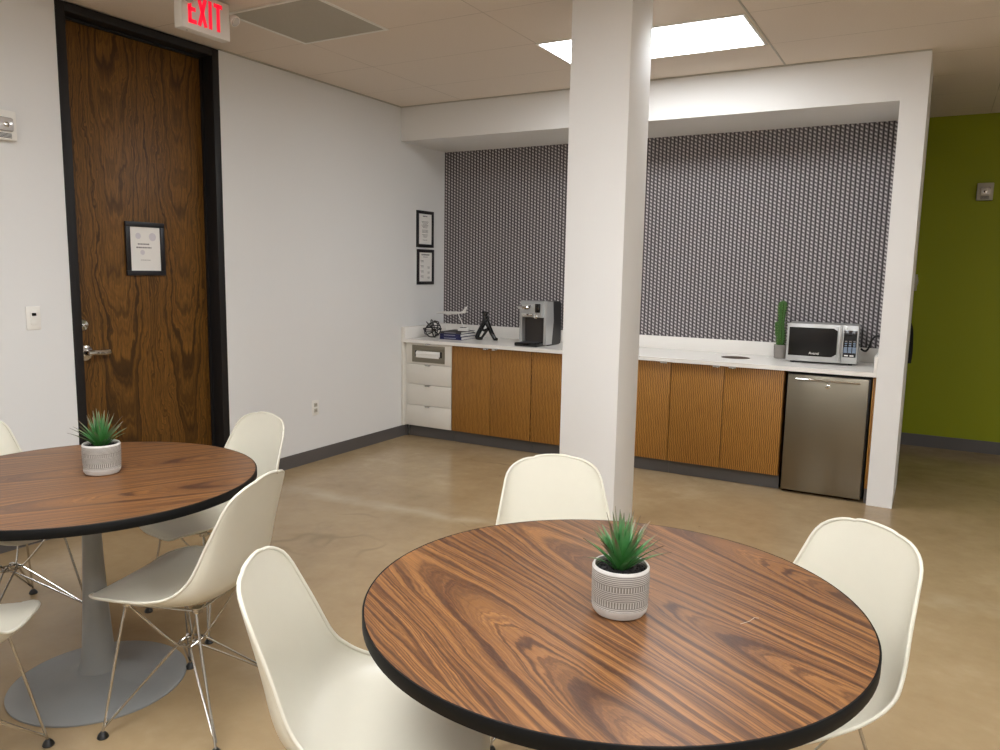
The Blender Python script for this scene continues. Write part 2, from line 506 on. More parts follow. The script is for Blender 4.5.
# ------------------------------------------------------------------ door
D = thing('door_1', 'tall dark walnut door in a black full-height frame', 'door', (0, 0, 0))
D['kind'] = 'structure'
leaf = boxobj('door_leaf', (-.145, -.1, DY0+.052, DY1-.052, .008, 2.738), 'walnut', D, .002)
b = B()
for y0, y1 in ((DY0, DY0+.05), (DY1-.05, DY1)):
    box(b, -.16, .006, y0, y1, 0, H-.006, .002)
box(b, -.16, .006, DY0+.05, DY1-.05, 2.742, H-.006, .002)
obj('door_frame', b, 'frame', D)
b = B()
box(b, -.1, -.082, DY1-.063, DY1-.05, 0, 2.742); box(b, -.1, -.082, DY0+.05, DY0+.060, 0, 2.742); box(b, -.1, -.082, DY0+.05, DY1-.05, 2.729, 2.742)
obj('door_stop', b, 'frame', D)
hb = B()
def ylathe(bm, prof, y, z, seg=28):      # lathe about the x axis
    t = B(); lathe(t, prof, seg)
    me = bpy.data.meshes.new('t'); t.to_mesh(me); t.free()
    me.transform(Matrix.Translation((0, y, z)) @ Matrix.Rotation(PI/2, 4, 'Y'))
    bm.from_mesh(me); bpy.data.meshes.remove(me)
HY = -2.785
ylathe(hb, [(.043, -.1), (.043, -.092), (.036, -.087), (.016, -.085), (.014, -.045)], HY-.004, .965)
tube(hb, smooth_pts([(-.05, HY-.012, .968), (-.045, HY+.02, .968), (-.046, HY+.07, .964), (-.047, HY+.108, .966)], 5), .0155, 10, rr=None)
obj('door_handle', hb, 'chrome2', D)
hb = B(); ylathe(hb, [(.031, -.1), (.031, -.088), (.026, -.083), (.008, -.082), (.008, -.078)], HY-.012, 1.12)
box(hb, -.082, -.074, HY-.022, HY-.004, 1.116, 1.124, .001)
obj('deadbolt', hb, 'chrome2', D)
hb = B(); box(hb, -.1, -.084, DY0+.062, DY0+.11, 2.70, 2.735, .004); tube(hb, [(-.084, DY0+.085, 2.705), (-.07, DY0+.085, 2.69)], .006)
obj('door_catch', hb, 'frame', D)

# ------------------------------------------------------------------ framed notices
def text_rows(b, rows, x, ys, zs, h=.004, rnd=random.Random(4)):
    """print too small to read: broken strokes, word by word"""
    for (yc, z, w_, hh) in rows:
        y = yc-w_/2
        while y < yc+w_/2:
            ln = rnd.uniform(.004, .011)*(1.4 if hh > .005 else 1)
            ln = min(ln, yc+w_/2-y)
            box(b, x, x+.0003, y, y+ln, z-hh/2, z+hh/2)
            y += ln+.0025
def notice(name, label, x, yc, zc, w_, h_, bar, rows, blobs=None, group=None):
    t = thing(name, label, 'sign', (x, yc, zc), 0, group)
    b = B()
    W2, H2 = w_/2, h_/2
    box(b, .0005, .014, -W2, W2, H2-bar, H2, .0015); box(b, .0005, .014, -W2, W2, -H2, -H2+bar, .0015)
    box(b, .0005, .014, -W2, -W2+bar, -H2+bar, H2-bar, .0015); box(b, .0005, .014, W2-bar, W2, -H2+bar, H2-bar, .0015)
    obj('picture_frame', b, 'signframe', t)
    b = B(); box(b, .0008, .006, -W2+bar, W2-bar, -H2+bar, H2-bar)
    n0 = len(b.faces); text_rows(b, rows, .0062, None, None)
    b.faces.ensure_lookup_table()
    for f in b.faces[n0:]: f.material_index = 1
    n0 = len(b.faces)
    for (y, z, r) in (blobs or []):
        ylathe(b, [(r, .0056), (r, .0061)], y, z, 20)
    b.faces.ensure_lookup_table()
    for f in b.faces[n0:]: f.material_index = 2
    obj('paper_sheet', b, ['page', 'ink', 'faint'], t)
    return t
notice('framed_notice', 'black framed paper notice hung on the dark wooden door', -.0995, -2.385, 1.550, .258, .312, .029,
       [(-.012, .028, .075, .008), (-.010, .008, .100, .008), (.0, -.065, .065, .003)], [(-.045, .075, .018), (.050, .072, .024), (-.02, -.02, .015)])
random.seed(5)
notice('framed_notice', 'upper of two black framed notices beside the patterned wallpaper', 0, .345, 1.812, .255, .318, .027,
       [(0, .112, .07, .009)] + [(0, .065-k*.0105, .105-.02*(k % 3), .0045) for k in range(6)] + [(0, -.008-k*.0105, .09, .0045) for k in range(3)] + [(0, -.048-k*.0105, .09-.02*k, .0045) for k in range(3)] + [(0, -.095, .07, .004)], None, 'framed notices by the wallpaper')
notice('framed_notice', 'lower of two black framed notices beside the patterned wallpaper', 0, .352, 1.480, .255, .31, .027,
       [(0, .108, .12, .011), (0, .088, .07, .005)] + [(-.05, .055-k*.045, .045, .005) for k in range(4)] + [(-.045, .045-k*.045, .035, .004) for k in range(4)] + [(.05, -.0-k*.045, .035, .005) for k in range(3)] + [(.05, -.01-k*.045, .03, .004) for k in range(3)], None, 'framed notices by the wallpaper')

# ------------------------------------------------------------------ wall plates
t = thing('light_switch', 'white rocker light switch on the wall left of the door', 'light switch', (0, -3.117, 1.178))
boxobj('cover_plate', (0, .006, -.036, .036, -.06, .06), 'plate', t, .002)
boxobj('rocker', (.006, .011, -.017, .017, -.034, .034), 'plate', t, .0015)
boxobj('sensor_window', (.0112, .0125, -.011, .011, .012, .026), 'gloss', t)
t = thing('wall_outlet', 'white power outlet low on the wall right of the door', 'outlet', (0, -1.075, .412))
boxobj('cover_plate', (0, .006, -.036, .036, -.0575, .0575), 'plate', t, .002)
for s in (-1, 1):
    so = boxobj('socket', (.006, .009, -.017, .017, s*.021-.014, s*.021+.014), 'tag', t, .001)
    b = B(); box(b, .009, .0094, -.008, -.005, s*.021-.004, s*.021+.006); box(b, .009, .0094, .005, .008, s*.021-.004, s*.021+.006)
    obj('slot', b, 'ink2', so)
def strobe(label, loc, rz, plate):
    t = thing('fire_alarm_strobe', label, 'alarm', loc, rz)
    boxobj('housing', (0, .04, -.058, .058, -.07, .07), plate, t, .006)
    b = B()
    for q in ((-.055, -.04), (.055, -.04), (0, -.055)): pass
    box(b, .04, .056, -.036, .036, -.03, .035, .008)
    obj('lens', b, 'clear', t)
    b = B(); ylathe(b, [(.012, .056), (.012, .062), (.004, .066)], 0, .0, 16)
    obj('flash_bulb', b, 'chrome2', t)
    b = B()
    for k in range(4): box(b, .04, .0415, -.03, .03, -.06+k*.006, -.057+k*.006)
    obj('sounder_slot', b, 'ink2', t)
strobe('white fire alarm strobe on the white wall, cut off by the left edge', (0, -3.215, 2.115), 0, 'plate')
strobe('small white fire alarm strobe mounted on the green wall', (4.285, YF, 2.168), -PI/2, 'tag')
# two things on the green wall that peek out from behind the white wall end
t = thing('soap_dispenser', 'pale wall dispenser on the green wall, mostly hidden by the wall end', 'dispenser', (3.815, YF, 1.43))
b = B(); lathe(b, [(.03, -.05), (.045, -.03), (.05, .0), (.045, .035), (.02, .05)], 20, 0, -.05)
obj('dispenser_body', b, 'tag', t)
boxobj('back_plate', (-.04, .04, -.012, 0, -.08, .06), 'tag', t, .003)
boxobj('nozzle', (-.012, .022, -.06, -.04, -.085, -.05), 'spine', t, .003)
t = thing('hanging_cloth', 'black cloth hanging on the green wall, mostly hidden by the wall end', 'clothing', (3.785, YF, .93))
b = B()
tube(b, smooth_pts([(.0, -.03, .14), (.02, -.05, .10), (.03, -.05, .02), (.035, -.05, -.10), (.03, -.05, -.2)], 4), .05, 10, rr=None)
obj('cloth', b, 'cloth', t)
b = B(); tube(b, [(0, 0, .15), (0, -.05, .15), (0, -.06, .165)], .006); obj('wall_hook', b, 'chrome2', t)

# ------------------------------------------------------------------ ceiling fittings
def ceiling_light(x, y, label):
    t = thing('ceiling_light', label, 'ceiling light', (x+.6, y+.3, H), 0, 'ceiling light panels')
    b = B()
    X, Y, e = .605, .300, .016
    box(b, -X, X, -Y, -Y+e, -.006, -.0005, .001); box(b, -X, X, Y-e, Y, -.006, -.0005, .001)
    box(b, -X, -X+e, -Y+e, Y-e, -.006, -.0005, .001); box(b, X-e, X, -Y+e, Y-e, -.006, -.0005, .001)
    obj('frame', b, 'plate', t)
    b = B(); box(b, -X+e, X-e, -Y+e, Y-e, -.004, -.001); obj('diffuser', b, 'glow', t)
    return t
LL = ['lit white ceiling panel above the counter, partly behind the column', 'lit ceiling panel above the round tables, left',
      'lit ceiling panel above the right hand side of the room', 'lit ceiling panel near the wall behind the viewer, left',
      'lit ceiling panel near the wall behind the viewer, right', 'lit ceiling panel near the right hand wall', 'added unseen fill panel over the viewer, left', 'added unseen fill panel over the viewer, right']
for (x, y), l in zip(LIGHTS, LL): ceiling_light(x, y, l)
t = thing('ceiling_vent', 'grey square perforated air vent set in the ceiling', 'vent', (.895, -2.035, H))
b = B()
for s in (-1, 1):
    box(b, s*.305-.01, s*.305+.01, -.305, .305, -.005, -.0005, .001); box(b, -.295, .295, s*.295-.01, s*.295+.01, -.005, -.0005, .001)
obj('frame', b, 'plate', t)
boxobj('grille_panel', (-.294, .294, -.284, .284, -.0035, -.0006), 'vent', t)

# exit sign with two emergency lamps
EX, EY0, EY1, EZ0, EZ1 = .742, -2.738, -2.448, 2.602, H-.012
t = thing('exit_sign', 'white exit sign with red letters and two lamp heads under the ceiling', 'exit sign', (EX, (EY0+EY1)/2, EZ0))
hy = (EY1-EY0)/2
boxobj('sign_housing', (-.058, 0, -hy, hy, 0, EZ1-EZ0), 'sign', t, .003)
boxobj('ceiling_canopy', (-.04, -.005, -.06, .06, EZ1-EZ0, H-EZ0), 'sign', t, .002)
# letters: strokes in sign-face coordinates (y to the right, z up)
def stroke(b, p, q, w_=.019):
    p, q = Vector(p), Vector(q)
    d = (q-p).normalized(); n = Vector((-d.y, d.x))*w_/2
    v = [p+n, p-n, q-n, q+n]
    lo = [b.verts.new((.0003, a.x, a.y)) for a in v]; up = [b.verts.new((.0022, a.x, a.y)) for a in v]
    b.faces.new(lo[::-1]); b.faces.new(up)
    for i in range(4): b.faces.new((lo[i], lo[(i+1) % 4], up[(i+1) % 4], up[i]))
z0, z1 = .028, .160
def letter(nm, strokes):
    b = B()
    for s in strokes: stroke(b, *s)
    obj(nm, b, 'red', t)
zm = (z0+z1)/2
hw = .0095
letter('letter_e', [((-.100, z0), (-.100, z1)), ((-.1095, z0+hw), (-.062, z0+hw)), ((-.1095, z1-hw), (-.062, z1-hw)), ((-.1095, zm), (-.066, zm))])
letter('letter_x', [((-.046, z0), (-.006, z1)), ((-.046, z1), (-.006, z0))])
letter('letter_i', [((.022, z0), (.022, z1))])
letter('letter_t', [((.071, z0), (.071, z1)), ((.045, z1-hw), (.097, z1-hw))])
def lamp_head(y, z, dy, fx=-.012):
    b = B()
    tube(b, [(-.02, y-dy*.03, z), (-.02, y-dy*.005, z)], .010, 10)
    m = Matrix.Translation((fx, y, z)) @ Matrix.Rotation(R(125), 4, 'Y') @ Matrix.Scale(.88, 4)
    tb = B(); lathe(tb, [(.012, -.028), (.024, -.018), (.031, 0), (.033, .02), (.030, .024)], 24)
    me = bpy.data.meshes.new('t'); tb.to_mesh(me); tb.free(); me.transform(m); b.from_mesh(me); bpy.data.meshes.remove(me)
    h = obj('lamp_head', b, 'sign', t)
    tb = B(); lathe(tb, [(.026, .0245), (.022, .030), (.010, .034)], 24)
    me = bpy.data.meshes.new('t'); tb.to_mesh(me); tb.free(); me.transform(m)
    b = B(); b.from_mesh(me); bpy.data.meshes.remove(me)
    obj('lamp_lens', b, 'clear', h)
lamp_head(-hy+.005, .135, -1, .035)
lamp_head(hy+.034, .118, 1)
b = B(); lathe(b, [(.003, -.003), (.0035, .0005)], 10, -.03, -hy+.05)
obj('indicator', b, 'clear', t)

# ------------------------------------------------------------------ kitchenette
CT = .86; CB = .832                    # counter top and underside
KX0 = .028
def cabinet(name, label, x0, x1, kind, pulls=()):
    """carcass of panels behind doors or drawers; pulls = x positions (world) of edge pulls"""
    t = thing(name, label, 'cabinet', ((x0+x1)/2, .03, 0))
    cx = (x0+x1)/2
    X0, X1_ = x0-cx, x1-cx
    m = 'white' if kind == 'drawers' else 'cab'
    b = B()
    box(b, X0+.001, X0+.017, .022, .61, .1, CB-.002); box(b, X1_-.017, X1_-.001, .022, .61, .1, CB-.002)
    box(b, X0+.017, X1_-.017, .022, .61, .1, .118); box(b, X0+.017, X1_-.017, .59, .61, .118, CB-.002)
    obj('carcass', b, m, t)
    b = B(); box(b, X0, X1_, .055, .075, 0.0, .1)
    obj('toe_kick', b, 'base', t)
    return t, cx
def pull(x, z, par):
    b = B()
    box(b, x-.024, x+.024, -.016, .012, z-.002, z, .0006); box(b, x-.024, x+.024, -.016, -.0145, z-.011, z-.0005, .0005)
    return obj('edge_pull', b, 'chrome2', par)
# white drawer stack
t, cx = cabinet('drawer_cabinet', 'white drawer cabinet at the left end of the counter', KX0, .503, 'drawers')
zz = [.102, .288, .471, .648, CB-.004]
for i in range(4):
    d = boxobj('drawer' if i < 3 else 'dispenser_panel', (KX0-cx+.012, .503-cx-.002, 0, .02, zz[i]+.002, zz[i+1]-.002), 'white', t, .0015)
    pull(.0, zz[i+1]-.001, d)
# filler strip against the wall
boxobj('filler_strip', (KX0-cx-.002, KX0-cx+.009, .002, .02, .1, CB-.003), 'white', t, .001)
P0, P1 = .098-cx, .436-cx
b = B()
zA, zB = .666, .812
za, zb = .715, .765
xa, xb = .128-cx, .408-cx
box(b, P0, P1, -.004, -.0003, zb, zB, .001); box(b, P0, P1, -.004, -.0003, zA, za, .001); box(b, P0, xa, -.004, -.0003, za, zb); box(b, xb, P1, -.004, -.0003, za, zb)
dp = obj('towel_dispenser_plate', b, 'steel2', t)
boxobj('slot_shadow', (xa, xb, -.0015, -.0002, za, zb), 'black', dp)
b = B()
n = 12
lo, up = [], []
tube(b, [(xa+.022, -.001, .742), (xb-.022, -.001, .742)], .022, 14)
box(b, xa+.022, xb-.022, -.020, -.017, .708, .742, .001)
obj('paper_towel', b, 'page', dp)

def doorcab(label, xs, pulls):
    t, cx = cabinet('base_cabinet', label, xs[0], xs[-1], 'doors')
    for a, c, px in zip(xs, xs[1:], pulls):
        d = boxobj('door', (a-cx+.0018, c-cx-.0018, 0, .02, .104, CB-.006), 'cab', t, .0012)
        if px is not None: pull(px-cx, CB-.005, d)
doorcab('two-door wooden base cabinet next to the white drawers', [.505, .883, 1.258], [.842, .925])
doorcab('wooden base cabinet half hidden by the left side of the column', [1.260, 1.636, 2.010], [1.595, 1.680])
doorcab('single-door wooden base cabinet just right of the column', [2.012, 2.388], [2.335])
doorcab('two-door wooden base cabinet next to the small steel refrigerator', [2.390, 2.768, 3.166], [2.712, 2.822])
# end panel right of the refrigerator
t = thing('end_panel', 'narrow wooden end panel right of the small steel refrigerator', 'panel', (3.711, .03, 0))
boxobj('panel', (-.0085, .0085, 0, .6, .1, CB-.002), 'cab', t, .0008)
boxobj('toe_kick', (-.0085, .0085, .01, .6, 0, .1), 'base', t)

# worktop with a round sink opening
SXc, SYc, SR = 2.765, .36, .104
t = thing('worktop', 'long white quartz worktop over the wooden cabinets', 'worktop', (0, 0, 0))
b = B()
hx, hyy = .20, .20
x0, x1, y0, y1 = .024, WL-.001, -.0, AD-.001
box(b, x0, SXc-hx, y0, y1, CB, CT); box(b, SXc+hx, x1, y0, y1, CB, CT)
box(b, SXc-hx, SXc+hx, y0, SYc-hyy, CB, CT); box(b, SXc-hx, SXc+hx, SYc+hyy, y1, CB, CT)
N = 48
rings = {}
for z in (CB, CT):
    ci, sq = [], []
    for k in range(N):
        a = 2*PI*(k+.5)/N
        c_, s_ = math.cos(a), math.sin(a)
        q = max(abs(c_), abs(s_))
        ci.append(b.verts.new((SXc+SR*c_, SYc+SR*s_, z))); sq.append(b.verts.new((SXc+hx*c_/q, SYc+hyy*s_/q, z)))
    rings[z] = (ci, sq)
for z in (CB, CT):
    ci, sq = rings[z]
    for k in range(N):
        b.faces.new((ci[k], ci[(k+1) % N], sq[(k+1) % N], sq[k]))
for k in range(N):
    b.faces.new((rings[CB][0][k], rings[CB][0][(k+1) % N], rings[CT][0][(k+1) % N], rings[CT][0][k]))
obj('worktop_slab', b, 'quartz', t)
t = boxobj('back_splash', (x0+.0205, x1-.0205, AD-.021, AD-.001, CT+.0003, .962), 'quartz', None, .001)
tag(t, 'low white quartz splash edge along the patterned wallpaper', 'splash edge')
t = boxobj('side_splash', (x0, x0+.0195, .001, AD-.001, CT+.0003, .962), 'quartz', None, .001)
tag(t, 'short white splash edge at the left end of the worktop', 'splash edge')
t = boxobj('side_splash', (x1-.0195, x1, .001, AD-.001, CT+.0003, .962), 'quartz', None, .001)
tag(t, 'short white splash edge at the right end, behind the microwave', 'splash edge')
t = boxobj('end_panel', (.001, .0235, .001, AD-.001, .1, .962), 'white', None, .001)
tag(t, 'white end panel between the left wall and the white drawers', 'panel')
t = thing('sink_basin', 'small round basin sunk in the white worktop', 'sink', (SXc, SYc, CB-.13))
b = B(); lathe(b, [(SR-.0005, .157), (SR-.003, .157), (SR-.003, .05), (SR-.03, .012), (.02, .004), (.02, 0), (SR-.028, .008), (SR-.0005, .048), (SR-.0005, .157)], 40, cap0=False, cap1=False)
obj('bowl', b, 'bowl', t)  # one even dark grey-brown over the whole bowl
b = B(); lathe(b, [(.02, .004), (.018, .007), (.004, .005)], 20, cap0=True); obj('drain', b, 'chrome2', t)

# refrigerator
FX0, FX1 = 3.186, 3.688
t = thing('small_refrigerator', 'small stainless steel refrigerator under the worktop', 'refrigerator', ((FX0+FX1)/2, .02, 0))
hw_ = (FX1-FX0)/2
b = B(); box(b, -hw_-.006, hw_+.004, .05, .56, .018, CB-.012, .003); obj('cabinet_body', b, 'black', t)
d = boxobj('door', (-hw_+.004, hw_-.006, 0, .044, .022, CB-.022), 'steel', t, .003)
b = B(); tube(b, [(-.192, -.030, .786), (.198, -.030, .786)], .0045, 10)
for s in (-.185, .19): tube(b, [(s, 0, .786), (s, -.030, .786)], .004, 8)
obj('handle', b, 'chrome2', d)
def zl(bm, prof, x, z, seg=20):        # lathe about the y axis (towards the viewer)
    tb = B(); lathe(tb, prof, seg); me = bpy.data.meshes.new('t'); tb.to_mesh(me); tb.free()
    me.transform(Matrix.Translation((x, 0, z)) @ Matrix.Rotation(PI/2, 4, 'X')); bm.from_mesh(me); bpy.data.meshes.remove(me)
b = B(); zl(b, [(.015, .0), (.015, .004), (.011, .006)], .003, .745); k = obj('lock', b, 'chrome2', d)
b = B(); box(b, .001, .005, -.0068, -.006, .739, .751); obj('keyhole', b, 'black', k)
for s in (-.2, .2):
    for yy in (.1, .5):
        b = B(); lathe(b, [(.015, 0), (.015, .018)], 14, s, yy); obj('foot', b, 'black', t)

# microwave
MX0, MX1, MY, MZ = 3.127, 3.580, .31, CT
t = thing('microwave', 'stainless steel microwave with black glass door on the worktop', 'microwave', ((MX0+MX1)/2-.004, MY-.006, MZ), R(3.2))
W_ = MX1-MX0; hw_ = W_/2; MH = .262; f0 = .012
b = B(); box(b, -hw_, hw_, .02, .32, f0, f0+MH-.004, .004); obj('casing', b, 'silver', t)
dx = hw_-.120                           # door / keypad split
b = B()
box(b, -hw_, dx+.018, 0, .019, f0+.002, f0+MH, .003)
d = obj('door', b, 'silver', t)
b = B()
ptsd = [(-hw_+.014, f0+.040), (dx-.040, f0+.040), (dx-.010, f0+.060), (dx-.010, f0+MH-.042), (dx-.035, f0+MH-.026), (-hw_+.014, f0+MH-.026)]
lo = [b.verts.new((x, -.0015, z)) for x, z in ptsd]; up = [b.verts.new((x, .001, z)) for x, z in ptsd]
b.faces.new(lo); b.faces.new(up[::-1])
for i in range(6): b.faces.new((lo[i], up[i], up[(i+1) % 6], lo[(i+1) % 6]))
gl = obj('window_glass', b, 'gloss', d)
b = B(); box(b, dx-.005, dx+.011, -.026, -.016, f0+.010, f0+MH-.014, .003)
for z in (f0+.03, f0+MH-.035): box(b, dx-.001, dx+.007, -.017, 0, z, z+.012)
obj('handle', b, 'silver', d)
b = B(); box(b, dx+.0185, hw_, 0, .019, f0+.002, f0+MH, .003); p_ = obj('control_panel', b, 'silver', t)
b = B(); box(b, dx+.030, hw_-.008, -.0012, .001, f0+.046, f0+MH-.034, .0004); kp = obj('keypad', b, 'gloss', p_)
b = B(); box(b, dx+.055, hw_-.035, -.0018, -.0012, f0+MH-.062, f0+MH-.050); obj('display', b, 'ink2', kp)
for r_ in range(3):
    for c_ in range(3):
        b = B(); xx = dx+.036+c_*.026; z = f0+.150-r_*.014 if r_ < 2 else f0+.150-.028
        box(b, xx+.003, xx+.018, -.0019, -.0012, z, z+.008); obj('button', b, 'key' if r_ > 0 else 'ink', kp)
for c_ in range(3):
    b = B(); xx = dx+.034+c_*.027; box(b, xx, xx+.022, -.0019, -.0012, f0+.076, f0+.116); obj('button', b, 'key', kp)
for c_ in range(2):
    b = B(); xx = dx+.040+c_*.034; box(b, xx, xx+.024, -.0019, -.0012, f0+.053, f0+.061); obj('button', b, 'page', kp)
for sx in (-1, 1):
    for yy in (.05, .28):
        b = B(); lathe(b, [(.014, 0), (.014, .0125)], 14, sx*(hw_-.04), yy); obj('foot', b, 'black', t)
def text(name, body, size, m, parent, loc, rot, ext=.0004):
    cu = bpy.data.curves.new(name, 'FONT'); cu.body = body; cu.size = size; cu.extrude = ext; cu.align_x = 'CENTER'
    cu.resolution_u = 3
    to = bpy.data.objects.new('t', cu); C.objects.link(to)
    dg = bpy.context.evaluated_depsgraph_get()
    me = bpy.data.meshes.new_from_object(to.evaluated_get(dg))
    bpy.data.objects.remove(to)
    me.name = name; me.materials.clear(); me.materials.append(M[m])
    me.transform(Matrix.Translation(loc) @ rot)
    o = bpy.data.objects.new(name, me); C.objects.link(o); o.parent = parent
    return o
text('brand_lettering', 'Avanti', .026, 'page', gl, (-.045, -.0022, f0+.052), Matrix.Rotation(PI/2, 4, 'X'))
# power cord to an outlet on the side of the wall end
pc = thing('power_cord', 'black microwave cord looping up towards the white wall end', 'cord', (MX1, .56, .9))
b = B(); tube(b, smooth_pts([(.0, .0, .060), (.018, -.02, .050), (.036, -.03, .052), (.052, -.04, .080), (.064, -.04, .125), (.088, -.04, .156), (.122, -.04, .158)], 7), .007, 8); obj('cable', b, 'black', pc)
b = B(); box(b, .112, .1385, -.055, -.025, .140, .170, .004); obj('plug', b, 'black', pc)
t = thing('wall_outlet', 'outlet on the inner side of the wall end beside the microwave', 'outlet', (WL, .52, 1.055))
boxobj('cover_plate', (-.003, -.0002, -.036, .036, -.0575, .0575), 'plate', t, .001)

# cactus in a cement pot
t = thing('potted_cactus', 'tall green cactus in a grey cement pot beside the microwave', 'plant', (3.048, .53, CT))
b = B(); lathe(b, [(.040, 0), (.044, .003), (.049, .095), (.048, .099), (.043, .099), (.041, .085)], 32, cap1=True); p = obj('pot', b, 'cement', t)
b = B(); lathe(b, [(.0405, .083), (.030, .088), (.010, .089)], 24); obj('soil', b, 'soil', t)
def cactus_col(bm, path, rad, ribs=9):
    P = smooth_pts(path, 8); n = len(P); seg = ribs*4; rings = []
    for i, p in enumerate(P):
        s = i/(n-1); r = rad*(.86+.14*math.sin(s*9))*(1 if s < .88 else math.sqrt(max(.02, 1-((s-.88)/.12)**2)))
        rings.append([bm.verts.new((p.x+r*(1+.16*math.cos(ribs*2*PI*k/seg))*math.cos(2*PI*k/seg), p.y+r*(1+.16*math.cos(ribs*2*PI*k/seg))*math.sin(2*PI*k/seg), p.z)) for k in range(seg)])
    for a, c in zip(rings, rings[1:]):
        for k in range(seg): bm.faces.new((a[k], a[(k+1) % seg], c[(k+1) % seg], c[k]))
    bm.faces.new(rings[0][::-1]); bm.faces.new(rings[-1])
b = B(); cactus_col(b, [(-.004, 0, .08), (-.006, 0, .20), (-.008, 0, .31), (-.004, 0, .42)], .027); st = obj('cactus_stem', b, 'cactus', t)
b = B(); cactus_col(b, [(-.020, 0, .150), (-.035, 0, .18), (-.039, 0, .23), (-.037, 0, .265)], .013, 7); obj('cactus_arm', b, 'cactus', t)
b = B(); rnd = random.Random(2)
for k in range(9):
    for j in range(16):
        a = 2*PI*k/9; z = .1+j*.0185; x = -.006
        c_ = Vector((x+.034*math.cos(a), .034*math.sin(a), z)); d_ = Vector((math.cos(a), math.sin(a), .3))*.007
        tube(b, [c_, c_+d_], .0009, 4)
obj('spines', b, 'spine', st)['kind'] = 'stuff'

# coffee maker
CXc, CYf = 1.185, .12
t = thing('coffee_maker', 'silver and black single-cup coffee maker on the worktop', 'coffee maker', (CXc, CYf, CT), R(0))
cw = .118                               # half width
b = B()                                 # black rear body / tank side
def prism(bm, prof, x0, x1):            # prof in (y, z)
    a = [bm.verts.new((x0, y, z)) for y, z in prof]; c = [bm.verts.new((x1, y, z)) for y, z in prof]; n = len(prof)
    bm.faces.new(a); bm.faces.new(c[::-1])
    for i in range(n): bm.faces.new((a[i], c[i], c[(i+1) % n], a[(i+1) % n]))
prism(b, [(.165, .006), (.335, .006), (.350, .03), (.345, .34), (.325, .357), (.180, .360), (.200, .2)], -cw, cw)
obj('rear_body', b, 'black', t)
b = B(); prism(b, [(.060, .012), (.168, .012), (.196, .2), (.181, .358), (.085, .362), (.062, .32)], cw-.020, cw+.004); obj('side_panel', b, 'silver', t)
b = B(); prism(b, [(.060, .012), (.168, .012), (.196, .2), (.181, .358), (.085, .362), (.062, .32)], -cw-.004, -cw+.020); obj('side_panel', b, 'silver', t)
b = B(); prism(b, [(.120, .02), (.170, .02), (.170, .238), (.110, .238)], -cw+.022, cw-.022); obj('cup_bay', b, 'brown', t)
b = B(); prism(b, [(.030, .232), (.165, .232), (.178, .357), (.085, .363), (.035, .336), (.022, .272)], -cw+.019, cw-.021); hd = obj('brew_head', b, 'silver', t)
b = B(); box(b, .040, .082, .012, .030, .272, .342, .003); obj('display_screen', b, 'gloss', hd)
b = B(); zl(b, [(.018, -.030), (.018, -.014), (.012, -.010)], .048, .240, 24); obj('brew_button', b, 'chrome2', hd)
b = B(); tube(b, smooth_pts([(-.092, .03, .318), (-.088, -.012, .310), (-.05, -.024, .308), (-.012, -.012, .310), (-.008, .03, .318)], 5), .013, 10); obj('lid_handle', b, 'chrome2', hd)
b = B(); box(b, -.075, .02, .006, .028, .245, .263, .004); obj('chrome_bar', b, 'chrome2', hd)
b = B(); box(b, -cw+.010, cw-.02, -.055, .13, .0, .030, .010, 3); tr = obj('drip_tray', b, 'gloss', t)
b = B()
for k in range(9): box(b, -.075, .065, -.04+k*.016, -.034+k*.016, .0302, .0325)
obj('tray_grid', b, 'ink2', tr)
b = B(); box(b, -cw+.004, cw-.004, .12, .33, 0, .012, .003); obj('base', b, 'black', t)

# black woven wire sphere
t0 = B(); rs = .079
rnd = random.Random(11)
for k in range(7):
    ax = Vector((rnd.uniform(-1, 1), rnd.uniform(-1, 1), rnd.uniform(-.8, .8))).normalized()
    u_ = ax.orthogonal().normalized(); v_ = ax.cross(u_)
    off = rnd.uniform(-.35, .35); rad = math.sqrt(1-off*off)
    tube(t0, [(ax*off+(u_*math.cos(a)+v_*math.sin(a))*rad)*(rs-.006*(k % 2)) for a in [2*PI*i/36 for i in range(36)]], .0046, 8, True)
o = obj('wire_sphere', t0, 'black', None, loc=(.180, .215, CT+rs+.0055))
tag(o, 'black openwork sphere ornament at the left end of the worktop', 'ornament')

# three stacked books
bx, by = .372, .335
def book(label, x, y, z, w_, d_, h_, rz, m):
    t = thing('book', label, 'book', (x, y, z), rz, 'books stacked on the worktop')
    b = B(); box(b, -w_/2, w_/2, -d_/2, d_/2, 0, .003, .0006); box(b, -w_/2, w_/2, -d_/2, d_/2, h_-.003, h_, .0006); box(b, -w_/2, w_/2, -d_/2, -d_/2+.003, .003, h_-.003)
    c_ = obj('cover', b, m, t)
    b = B(); box(b, -w_/2+.003, w_/2-.004, -d_/2+.003, d_/2-.004, .0032, h_-.0032); obj('pages', b, 'page', t)
    b = B(); box(b, -w_*.3, w_*.25, -d_/2-.0006, -d_/2, h_*.35, h_*.6); obj('title_print', b, 'gold', c_)
book('lowest book of the stack on the worktop, navy cover', bx, by, CT, .215, .27, .026, R(3), 'navy')
book('middle book of the stack on the worktop, navy cover', bx-.002, by+.002, CT+.0262, .21, .265, .024, R(1), 'navy')
book('top book of the stack, dark grey cover, under the silver airplane', bx-.004, by, CT+.0504, .205, .26, .018, R(4), 'brown')
